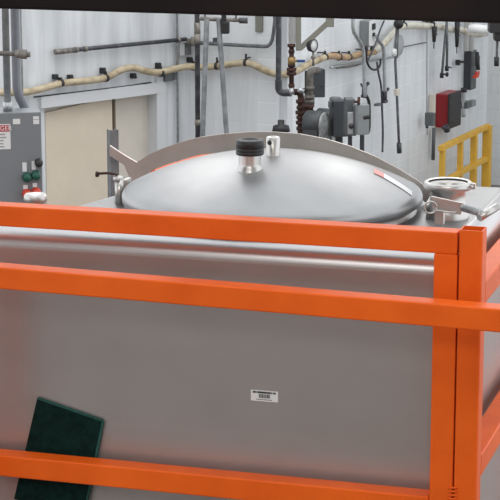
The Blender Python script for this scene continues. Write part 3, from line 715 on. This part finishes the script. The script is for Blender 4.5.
# olive wall bracket with diagonal brace
RY = Matrix.Rotation(YAW, 3, 'Z')
def f(bm):
    a0, a1 = at(298.5, 50.5), at(298.5, 10); box(bm, (a0+a1)/2, (0.045, 0.05, (a1-a0).z), RY, 0.003)
    top_ = vert_to(a1, CEIL); box(bm, (a1+top_)/2, (0.045, 0.05, (top_-a1).z), RY, 0.003)
    p, q = at(300, 48.5), at(331, 20); d_ = q-p; L = d_.length; ang = math.atan2(d_.z, d_.dot(VR))
    box(bm, (p+q)/2, (L, 0.04, 0.045), RY @ Matrix.Rotation(-ang, 3, 'Y'), 0.003)
    c_ = at(330, 20); box(bm, c_+Z*0.02, (0.07, 0.05, 0.16), RY, 0.003)
    for s_ in (at(330, 18),): box(bm, (s_+vert_to(s_, CEIL))/2, (0.04, 0.04, CEIL-s_.z), RY)
link('diagonal_bracket', f, M['olive'], label='olive steel bracket with a diagonal brace beside the white pipe', cat='bracket')
# pressure gauge
gc = at(313, 45.5); ga = (-VF*0.62+VR*0.78).normalized()
t = thing('pressure_gauge', at(313, 60), 'round pressure gauge with black rim standing above the hose', 'gauge')
link('case', lambda bm: lathe(bm, [(0.0, -0.03), (0.055, -0.03), (0.058, 0.012), (0.050, 0.016), (0.048, 0.008), (0, 0.008)], gc, axis=ga, seg=28), M['black'], t)
link('dial', lambda bm: lathe(bm, [(0.0, 0.0095), (0.048, 0.0095), (0.048, 0.0085)], gc, axis=ga, seg=28), M['white'], t)
link('stem', lambda bm: (tube(bm, [at(313.3, 52), at(313.3, 66)], 0.010, 10), tube(bm, [at(313.3, 56), at(313.3, 59)], 0.020, 6)), M['rustpipe'], t)
# dark box + pipe loop
wbx = lambda nm, u0, v0, u1, v1, d, dep, m, par=None, rz=0.0, **k: link(nm, lambda bm: box(bm, (at(u0, v0, dep)+at(u1, v1, dep))/2 + VF*(d/2), (abs((at(u1, v1, dep)-at(u0, v0, dep)).dot(VR)), d, abs(at(u0, v0, dep).z-at(u0, v1, dep).z)), Matrix.Rotation(YAW+rz, 3, 'Z'), 0.008), m, par, **k)
t = thing('motor_box', at(315, 98), 'dark grey upright box behind the looped valve pipe', 'box')
wbx('box', 312.5, 69.5, 324.5, 97.5, 0.10, DW-0.05, M['darkgrey'], t, 0.12)
wbx('side_panel', 304.8, 71, 311.5, 98, 0.05, DW+0.02, M['black'], t, 0.0)
link('bolt', lambda bm: lathe(bm, [(0.0, 0.012), (0.010, 0.01), (0.010, 0)], at(322.3, 86, DW-0.07), axis=-VF, seg=10), M['black'], t)
t = thing('valve_pipe', at(311, 120), 'looped steel pipe with rusty unions in front of the dark box', 'pipe')
link('pipe', lambda bm: (tube(bm, smooth_path([at(309.5, 112, 17.2), at(309.5, 75, 17.2), at(311, 71, 17.2), at(318, 70.5, 17.3)], 2), 0.032, 14), tube(bm, [at(300, 91.5, 17.25), at(309, 89.5, 17.2)], 0.022, 12)), M['rustdark'], t)
link('union', lambda bm: [tube(bm, [at(309.5, v, 17.2), at(309.5, v+4, 17.2)], 0.045, 8) for v in (86, 95, 99.5)], M['rustdark'], t, split=True)
link('rusty_section', lambda bm: ([tube(bm, [at(308, v, 17.2), at(308, v+h_, 17.2)], r_, 12) for v, h_, r_ in ((103, 10, 0.045), (104, 3, 0.056), (110, 3, 0.052), (112, 20, 0.036))], lathe(bm, [(0, 0.05), (0.02, 0.05), (0.02, 0)], at(311, 107, 17.1), axis=-VF, seg=10)), M['rust'], t)
t = thing('red_valve_stack', at(301, 130), 'dark red iron valve stack below the corner pipe', 'valve')
def f(bm):
    tube(bm, smooth_path([at(294, 92, 17.3), at(299, 92, 17.3), at(301, 96, 17.3), at(301, 101, 17.3)], 1), 0.028, 12)
    z_b = 0.0
    tube(bm, [at(301, 98, 17.3), vert_to(at(301, 98, 17.3), FLOOR)], 0.030, 12)
    for v, r_ in ((100, 0.045), (106, 0.040), (111, 0.050), (116, 0.042), (121, 0.046), (127, 0.042)): tube(bm, [at(301, v, 17.3), at(301, v+3, 17.3)], r_, 12)
link('pipe', f, M['rust'], t)
link('bright_coupling', lambda bm: (tube(bm, [at(289.5, 92, 17.25), at(294, 91, 17.25)], 0.030, 10), tube(bm, [at(298, 89.5, 17.15), at(304, 91.5, 17.15)], 0.020, 10), tube(bm, [at(303, 118, 17.15), at(311, 115, 17.15)], 0.018, 10)), M['galv'], t, split=True)
# two flanged drums
def drum(u, v, lb, dep):
    c_ = at(u, v, dep); k_ = 1.2; ax = (VR*0.90-VF*0.43).normalized()
    t_ = thing('pump_drum', at(u, v+16, dep), lb, 'pump', 'grey drum housings')
    link('shell', lambda bm: (lathe(bm, [(0.0, -0.12), (0.10, -0.12), (0.108, -0.11), (0.108, 0.02), (0.10, 0.03), (0.0, 0.03)], c_, axis=ax, seg=36), box(bm, c_-Z*0.10-ax*0.045, (0.13, 0.20, 0.20), Matrix.Rotation(YAW-0.45, 3, 'Z'), 0.004)), M['drum'], t_)
    link('end_ring', lambda bm: (lathe(bm, [(0.10, 0.03), (0.10, 0.045), (0.09, 0.05), (0.0, 0.075)], c_, axis=ax, seg=36), box(bm, c_-Z*0.09+ax*0.04, (0.02, 0.19, 0.20), Matrix.Rotation(YAW-0.45, 3, 'Z'), 0.003)), M['ringmetal'], t_, label='brighter end ring')
    link('foot', lambda bm: box(bm, Vector((c_.x, c_.y, (c_.z-0.18+FLOOR)/2)), (0.08, 0.1, c_.z-0.18-FLOOR), RY), M['darkgrey'], t_)
drum(320, 124, 'left grey drum housing with bright rim beside the rusty pipes', 16.6)
drum(331, 121.5, 'right grey drum housing with bright rim beside the grey disconnect boxes', 16.9)
# disconnect boxes on stand
t = thing('disconnect_box', at(338, 135), 'dark grey electrical box with a round knob on top beside the drums', 'electrical box')
wbx('body', 331.5, 101, 347, 137, 0.14, 16.6, M['darkgrey'], t, 0.25)
link('top_hub', lambda bm: lathe(bm, [(0.05, -0.03), (0.05, 0.02), (0.04, 0.025), (0, 0.025)], at(335.5, 100, 16.7), seg=20), M['midgrey'], t)
wbx('side_hub', 328.3, 101.5, 331.5, 108, 0.05, 16.6, M['midgrey'], t)
def f(bm): box(bm, vert_to(at(339, 137, 16.7), (at(339, 137, 16.7).z+FLOOR)/2), (0.06, 0.06, at(339, 137, 16.7).z-FLOOR), RY)
link('support_post', f, M['darkgrey'], t)
t = thing('safety_switch', at(350, 135), 'grey switch housing with pale worn front plate between two boxes', 'switch')
wbx('body', 345.5, 99.5, 354, 136, 0.16, 16.3, M['midgrey'], t, 0.12)
wbx('front_plate', 347.5, 112, 353.5, 134.5, 0.012, 16.25, M['galv'], t, 0.12)
link('knob', lambda bm: lathe(bm, [(0.02, 0), (0.02, 0.03), (0, 0.035)], at(351, 126, 16.24), axis=-VF, seg=16), M['black'], t)
wbx('stand', 348, 136, 351, 260, 0.03, 16.45, M['darkgrey'], t)
t = thing('gang_box', at(361, 135), 'light grey square box with a black handle right of the switch housing', 'electrical box')
wbx('body', 355.5, 105, 367.5, 135, 0.12, 16.2, M['lightgrey'], t, 0.30)
wbx('side', 353.5, 106, 356.5, 136, 0.13, 16.25, M['midgrey'], t, 0.0)
link('handle', lambda bm: (tube(bm, [at(364.5, 117.5, 16.12), at(370, 117, 16.12)], 0.014, 10), lathe(bm, [(0.016, -0.01), (0.016, 0.02), (0, 0.02)], at(365, 117.5, 16.12), axis=-VF, seg=14), lathe(bm, [(0.016, -0.01), (0.016, 0.02), (0, 0.02)], at(368, 117, 16.12), axis=-VF, seg=14)), M['black'], t)
link('top_lever', lambda bm: (tube(bm, [at(358.5, 105, 16.2), at(359, 97, 16.2)], 0.012, 10), tube(bm, [at(354, 102, 16.2), at(359, 101.5, 16.2)], 0.010, 8)), M['rust'], t)
wbx('stand', 360, 135, 363, 260, 0.03, 16.35, M['darkgrey'], t)

# ================================================================== right wall equipment
t = thing('control_box', WR.px(366, 48, 0), 'grey control box with white side and two plugs, high above the brown wrapped hose', 'box')
wbox('body', WR, 369.7, 20.5, 374.6, 46.5, 0.11, M['lightgrey'], t, bev=0.010)
wbox('white_side', WR, 370, 20.5, 374.6, 46, 0.012, M['white'], t, off=0.11, bev=0.004)
link('side_switch', lambda bm: (box(bm, WR.px(373.6, 26.5, 0.125), (0.07, 0.02, 0.06), WR.R, 0.004), box(bm, WR.px(373.6, 34.5, 0.125), (0.05, 0.02, 0.035), WR.R, 0.004)), M['black'], t, split=True)
link('plug', lambda bm: [tube(bm, [WR.px(u, v, 0.15), WR.px(u, v+4.5, 0.15)], 0.018, 10) for u, v in ((366.3, 46), (372, 46))], M['black'], t, split=True)
def wpipe(name, px, r, m, lb, cat='conduit', off=0.08, up=False, down=False, sm=1, group=None):
    P_ = [WR.px(u, v, off) for u, v in px]
    if up: P_ = [vert_to(P_[0], CEIL)] + P_
    if down: P_ = P_ + [vert_to(P_[-1], FLOOR)]
    return link(name, lambda bm: tube(bm, smooth_path(P_, sm), r, 10), m, label=lb, cat=cat, group=group)
wpipe('offset_conduit', [(353, 20), (353, 31), (357, 37.5), (362.5, 46), (363.8, 55), (364.5, 88), (365.5, 96)], 0.019, M['galv'], 'bent grey conduit passing left of the grey control box', up=True, off=0.22)
wpipe('offset_conduit', [(376.5, 36), (378, 40), (383, 46), (384.2, 54), (384.7, 84), (385, 92)], 0.019, M['galv'], 'bent grey conduit dropping right of the grey control box', off=0.16)
wpipe('loop_cable', [(366.5, 50), (366.5, 56), (367, 63), (371, 69.5), (377, 70), (380.5, 65), (380.5, 59)], 0.011, M['black'], 'black cable loop hanging under the grey control box', 'cable', sm=2, off=0.17)
wpipe('power_cord', [(384, 21), (380, 30), (377, 40), (372, 52), (367, 62)], 0.009, M['darkpipe'], 'thin dark cord slanting down across the hose behind the control box', 'cable', sm=1, off=0.2)
wpipe('drop_cord', [(377, 62), (378.5, 74), (381, 84), (381.8, 95), (382, 110), (383, 130), (382.5, 152)], 0.011, M['darkpipe'], 'dark cord dropping from the loop to below the small black clip', 'cable', down=False, off=0.12, sm=2)
wpipe('level_pipe', [(330, 67.5), (345, 65), (366, 61.5), (397, 56.5)], 0.013, M['galv'], 'thin level pipe running under the brown wrapped hose', off=0.07)
wpipe('swag_cord', [(336, 68), (352, 67), (366, 62)], 0.008, M['rustpipe'], 'thin cord along the wall under the level pipe', 'cable', off=0.05)
wpipe('cable_drop', [(365, 94), (369, 100), (369.3, 112), (369.3, 128), (368, 133)], 0.016, M['black'], 'black cable entering the light grey square box from above', 'cable', off=0.2, sm=2)
def clampset(u, v, lb, s=1):
    c_ = WR.px(u, v, 0.15)
    def f(bm):
        tube(bm, [c_, c_+WR.u*0.08*s+Z*0.05], 0.011, 8); tube(bm, [c_, c_-WR.u*0.09*s+Z*0.07], 0.011, 8)
        tube(bm, [c_-Z*0.05, c_+Z*0.05], 0.027, 10); box(bm, c_-Z*0.06, (0.07, 0.05, 0.03), WR.R, 0.004)
        lathe(bm, [(0, -0.02), (0.018, -0.01), (0.018, 0.01), (0, 0.02)], c_+WR.u*0.08*s+Z*0.055, axis=WR.u, seg=10)
    return link('conduit_clamp', f, M['darkpipe'], label=lb, cat='clamp')
clampset(364.5, 90, 'dark forked clamp on the left bent conduit above the square box')
clampset(384.5, 95.5, 'dark forked clamp at the foot of the right bent conduit')
link('clamp_tray', lambda bm: box(bm, WR.px(378, 104.5, 0.12), (0.10, 0.05, 0.025), WR.R, 0.004), M['conduit'], label='small grey tray bracket under the right forked clamp', cat='bracket')
# round plate, black ball, pipe
t = thing('round_plate', WR.px(397.5, 45, 0), 'round grey plate fixed to the wall behind the float ball pipe', 'plate')
link('disc', lambda bm: lathe(bm, [(0, 0.03), (0.105, 0.03), (0.11, 0.02), (0.11, 0)], WR.px(397.5, 45, 0.0), axis=WR.n, seg=32), M['blur'], t)
t = thing('ball_pipe', WR.px(397, 100, 0.2), 'grey drop pipe with a black ball on top and white round fitting', 'pipe')
link('pipe', lambda bm: (tube(bm, [WR.px(397.5, 22, 0.18), WR.px(395.3, 62, 0.18), WR.px(396.8, 93, 0.18), WR.px(398, 120, 0.18), WR.px(399.3, 151, 0.18)], 0.014, 10), tube(bm, [WR.px(397.6, 24, 0.18), WR.px(396, 58, 0.18)], 0.020, 10)), M['conduit'], t)
link('ball', lambda bm: lathe(bm, [(0.052*math.sin(math.pi*k/12), -0.052*math.cos(math.pi*k/12)) for k in range(13)], WR.px(398.5, 24, 0.2), seg=20), M['black'], t)
link('white_fitting', lambda bm: lathe(bm, [(0, 0.03), (0.036, 0.03), (0.044, 0.0), (0.0, -0.02)], WR.px(393, 52.5, 0.18), axis=WR.n, seg=20), M['white'], t)
link('pale_coupling', lambda bm: (box(bm, WR.px(397, 92, 0.18), (0.09, 0.04, 0.07), WR.R, 0.01)), M['cream'], t)
link('end_plug', lambda bm: tube(bm, [WR.px(399, 143, 0.18), WR.px(399.3, 153, 0.18)], 0.026, 8), M['darkpipe'], t)
link('ball_rod', lambda bm: tube(bm, [WR.px(398.5, 22, 0.2), vert_to(WR.px(398.5, 22, 0.2), CEIL)], 0.014, 8), M['conduit'], t)
wpipe('wall_wire', [(403, 47), (413, 45), (426, 42.5)], 0.005, M['darkpipe'], 'thin wire running right from the round grey plate', 'wire', off=0.02)
wpipe('crack_conduit', [(427.3, 30), (427, 100), (427.5, 135)], 0.006, M['blur'], 'very thin vertical conduit left of the red and black machine', 'conduit', off=0.01)
# hanging black tools
def sprayer(u, v0, v1, lb):
    a_, b_ = WR.px(u, v0, 0.15), WR.px(u-0.5, v1, 0.15)
    t_ = thing('hanging_wand', b_, lb, 'wand', 'black wands hanging from the hose')
    link('handle', lambda bm: tube(bm, [a_, a_.lerp(b_, 0.35), a_.lerp(b_, 0.6), b_], 0, 10, rads=[0.030, 0.028, 0.024, 0.018]), M['black'], t_)
    link('hook', lambda bm: tube(bm, smooth_path([a_, a_+Z*0.05, a_+Z*0.06-WR.n*0.05, a_+Z*0.05-WR.n*0.14], 1), 0.008, 8), M['black'], t_)
    link('tip', lambda bm: tube(bm, [b_, b_-Z*0.07], 0.006, 8), M['darkpipe'], t_)
    link('trigger', lambda bm: box(bm, a_.lerp(b_, 0.55)+WR.u*0.05, (0.06, 0.02, 0.012), WR.R, 0.003), M['darkpipe'], t_)
sprayer(434.5, 26.5, 42, 'black wand hanging from the hose, left of the twin grey hoses')
sprayer(457.3, 22, 47, 'black wand hanging from the hose, right of the twin grey hoses')
t = thing('twin_drop_hose', WR.px(444, 76, 0.15), 'pair of thin grey hoses hanging in a narrow V with nozzles', 'hose')
link('hose', lambda bm: (tube(bm, [WR.px(447, 20, 0.15), WR.px(444.5, 45, 0.15), WR.px(442, 74, 0.15)], 0.014, 10),), M['conduit'], t)
link('hose', lambda bm: (tube(bm, [WR.px(446.7, 20, 0.17), WR.px(447.2, 45, 0.17), WR.px(446.8, 70, 0.17)], 0.014, 10),), M['conduit'], t)
link('nozzle', lambda bm: (tube(bm, [WR.px(441.9, 73, 0.15), WR.px(441.7, 78, 0.15)], 0.022, 10), tube(bm, [WR.px(446.8, 66, 0.17), WR.px(446.8, 71, 0.17)], 0.022, 10), tube(bm, [WR.px(441.8, 74.5, 0.16), WR.px(448, 74, 0.16)], 0.010, 8), lathe(bm, [(0, -0.02), (0.025, -0.01), (0.025, 0.01), (0, 0.02)], WR.px(447, 74.5, 0.17), axis=WR.n, seg=12), tube(bm, [WR.px(447, 67, 0.17), WR.px(451, 67.5, 0.17)], 0.009, 8)), M['black'], t, split=True)
link('hose_hook', lambda bm: tube(bm, [WR.px(446.8, 20, 0.16), vert_to(WR.px(446.8, 20, 0.16), CEIL)], 0.010, 8), M['conduit'], t)
t = thing('wall_nozzle', WR.px(459, 62, 0), 'small black nozzle bracket left of the tall grey disconnect', 'bracket')
link('plate', lambda bm: (box(bm, WR.px(458, 62.5, 0.06), (0.04, 0.05, 0.06), WR.R, 0.004), tube(bm, [WR.px(458, 62, 0.05), WR.px(463, 61.8, 0.05)], 0.014, 8), box(bm, WR.px(458, 62.5, 0.015), (0.09, 0.03, 0.02), WR.R)), M['black'], t)
# tall grey disconnect on a pale conduit
t = thing('disconnect_switch', WR.px(469, 89, 0), 'tall dark grey disconnect switch with red lever beneath pale conduits', 'switch')
wbox('body', WR, 472, 50.5, 476, 89, 0.095, M['darkgrey'], t)
wbox('front_cover', WR, 472, 51, 476, 88, 0.012, M['midgrey'], t, off=0.095, bev=0.003)
link('lever', lambda bm: (box(bm, WR.px(477.5, 61, 0.17), (0.08, 0.03, 0.12), WR.R, 0.01), tube(bm, [WR.px(477, 52, 0.16), WR.px(478.2, 70, 0.19)], 0.022, 8)), M['black'], t)
link('red_tab', lambda bm: (box(bm, WR.px(477.3, 73.5, 0.17), (0.09, 0.03, 0.05), WR.R, 0.008), box(bm, WR.px(475.8, 76.5, 0.17), (0.10, 0.04, 0.03), WR.R, 0.006)), M['red_btn'], t, split=True)
link('pale_conduit', lambda bm: [tube(bm, [WR.px(u, 51, 0.08), vert_to(WR.px(u, 51, 0.08), CEIL)], 0.030, 12) for u in (466, 471.2)], M['white'], t, split=True)
link('bottom_hub', lambda bm: tube(bm, [WR.px(463.8, 88, 0.08), WR.px(463.8, 92, 0.08)], 0.035, 10), M['black'], t)
# red and black unit
t = thing('hose_reel_unit', WR.px(446, 127, 0), 'red and black boxy machine with pale left side on the right wall', 'machine')
wbox('red_casing', WR, 449, 92.5, 460, 126, 0.155, M['redbox'], t, bev=0.015)
wbox('black_casing', WR, 450, 92, 461, 127, 0.025, M['black'], t, off=0.157, bev=0.012)
link('pale_side', lambda bm: box(bm, WR.px(434, 104.5, 0.05)-WR.u*0.05, (0.03, 0.07, 0.24), WR.R, 0.01), M['cream'], t)
link('side_valve', lambda bm: (box(bm, WR.px(430, 119, 0.12), (0.07, 0.10, 0.14), WR.R, 0.01), tube(bm, [WR.px(427, 114, 0.08), WR.px(427, 128, 0.08)], 0.018, 8)), M['midgrey'], t)
link('bottom_nozzle', lambda bm: (tube(bm, [WR.px(446, 126, 0.18), WR.px(447, 131, 0.18)], 0.035, 10), tube(bm, [WR.px(443.5, 126, 0.18), WR.px(443.5, 129, 0.18)], 0.02, 10)), M['darkpipe'], t)
link('latch', lambda bm: [box(bm, WR.px(450.5, v, 0.16), (0.06, 0.05, 0.03), WR.R, 0.005) for v in (97, 105, 113, 121)], M['black'], t, split=True)
wpipe('downspout', [(434, 128), (433, 160)], 0.020, M['midgrey'], 'dull grey pipe dropping below the left side of the red and black machine', 'pipe', off=0.05, sm=0)
t = thing('socket_box', WR.px(471, 108, 0), 'small grey socket box right of the red and black machine', 'box')
wbox('body', WR, 467.2, 101.5, 471.6, 108, 0.09, M['midgrey'], t); wbox('cover', WR, 472, 100.5, 476, 106.5, 0.06, M['lightgrey'], t)
wpipe('pale_drop_conduit', [(462.5, 92), (463.5, 97), (463.5, 117)], 0.022, M['blur'], 'pale short conduit between the red and black machine and socket box', off=0.04)
# dark housing at the upper right with pipe down
hb = atdep(497, 30, 19.0)
t = thing('dark_housing', hb, 'dark housing with a thin drop pipe at the upper right edge', 'housing')
link('housing', lambda bm: (box(bm, hb+Z*0.06, (0.16, 0.2, 0.16), RY, 0.01), box(bm, hb-Z*0.04+VR*0.02, (0.10, 0.15, 0.12), RY, 0.02), box(bm, Vector((hb.x, hb.y, (hb.z+0.1+CEIL)/2)), (0.05, 0.05, CEIL-hb.z-0.1), RY)), M['black'], t)
link('drop_pipe', lambda bm: tube(bm, [atdep(497.5, 36, 19), atdep(496.5, 63, 19)], 0.012, 10), M['conduit'], t)
link('tip', lambda bm: (tube(bm, [atdep(496.6, 57, 19), atdep(496.4, 66, 19)], 0.024, 8),), M['black'], t)
# wide pale duct at top right
link('pale_duct', lambda bm: (tube(bm, [atdep(468, 28, 19.6), atdep(488.5, 30, 19.6)], 0.045, 16), tube(bm, [atdep(469, 28, 19.6), vert_to(atdep(469, 28, 19.6), CEIL)], 0.03, 12)), M['white'], label='white duct pipe between the tall disconnect and the dark housing', cat='pipe')
# ---- yellow guard rail
DG = 21.1
hdg = math.radians(23); dg = VR*math.sin(hdg)+VF*math.cos(hdg)
G1 = atdep(441.5, 148, DG); NG = Vector((dg.y, -dg.x, 0))
def gpx(u, v): return onp(u, v, G1, NG)
RG = Matrix((dg, -NG, Z)).transposed()
gz = gpx(487, 126).z; floorz = 0
t = thing('guard_rail', vert_to(G1, FLOOR), 'yellow painted guard rail by the far right corner of the room', 'guard rail')
def bar_(bm, p, q, th=0.055):
    d_ = (q-p); c_ = (p+q)/2; ux = d_.normalized(); uy = Z.cross(ux).normalized(); uz = ux.cross(uy)
    box(bm, c_, (d_.length, th, th), Matrix((ux, uy, uz)).transposed(), 0.004)
link('top_rail', lambda bm: bar_(bm, gpx(440.5, 148.5), gpx(488, 126)), M['yellow'], t)
link('mid_rail', lambda bm: bar_(bm, gpx(443, 182), gpx(486, 158.5)), M['yellow'], t)
for u0, v0, wth in ((441.8, 149, 0.05), (459.8, 140, 0.05), (473.5, 133, 0.06), (486.8, 126, 0.08)):
    link('post', lambda bm: box(bm, vert_to(gpx(u0+0.8, v0), (gpx(u0, v0).z+FLOOR)/2), (wth*1.15, wth*1.15, gpx(u0, v0).z-FLOOR), RG, 0.004), M['yellow'], t)

for o in list(bpy.data.objects):
    if '_org' in o.keys(): del o['_org']
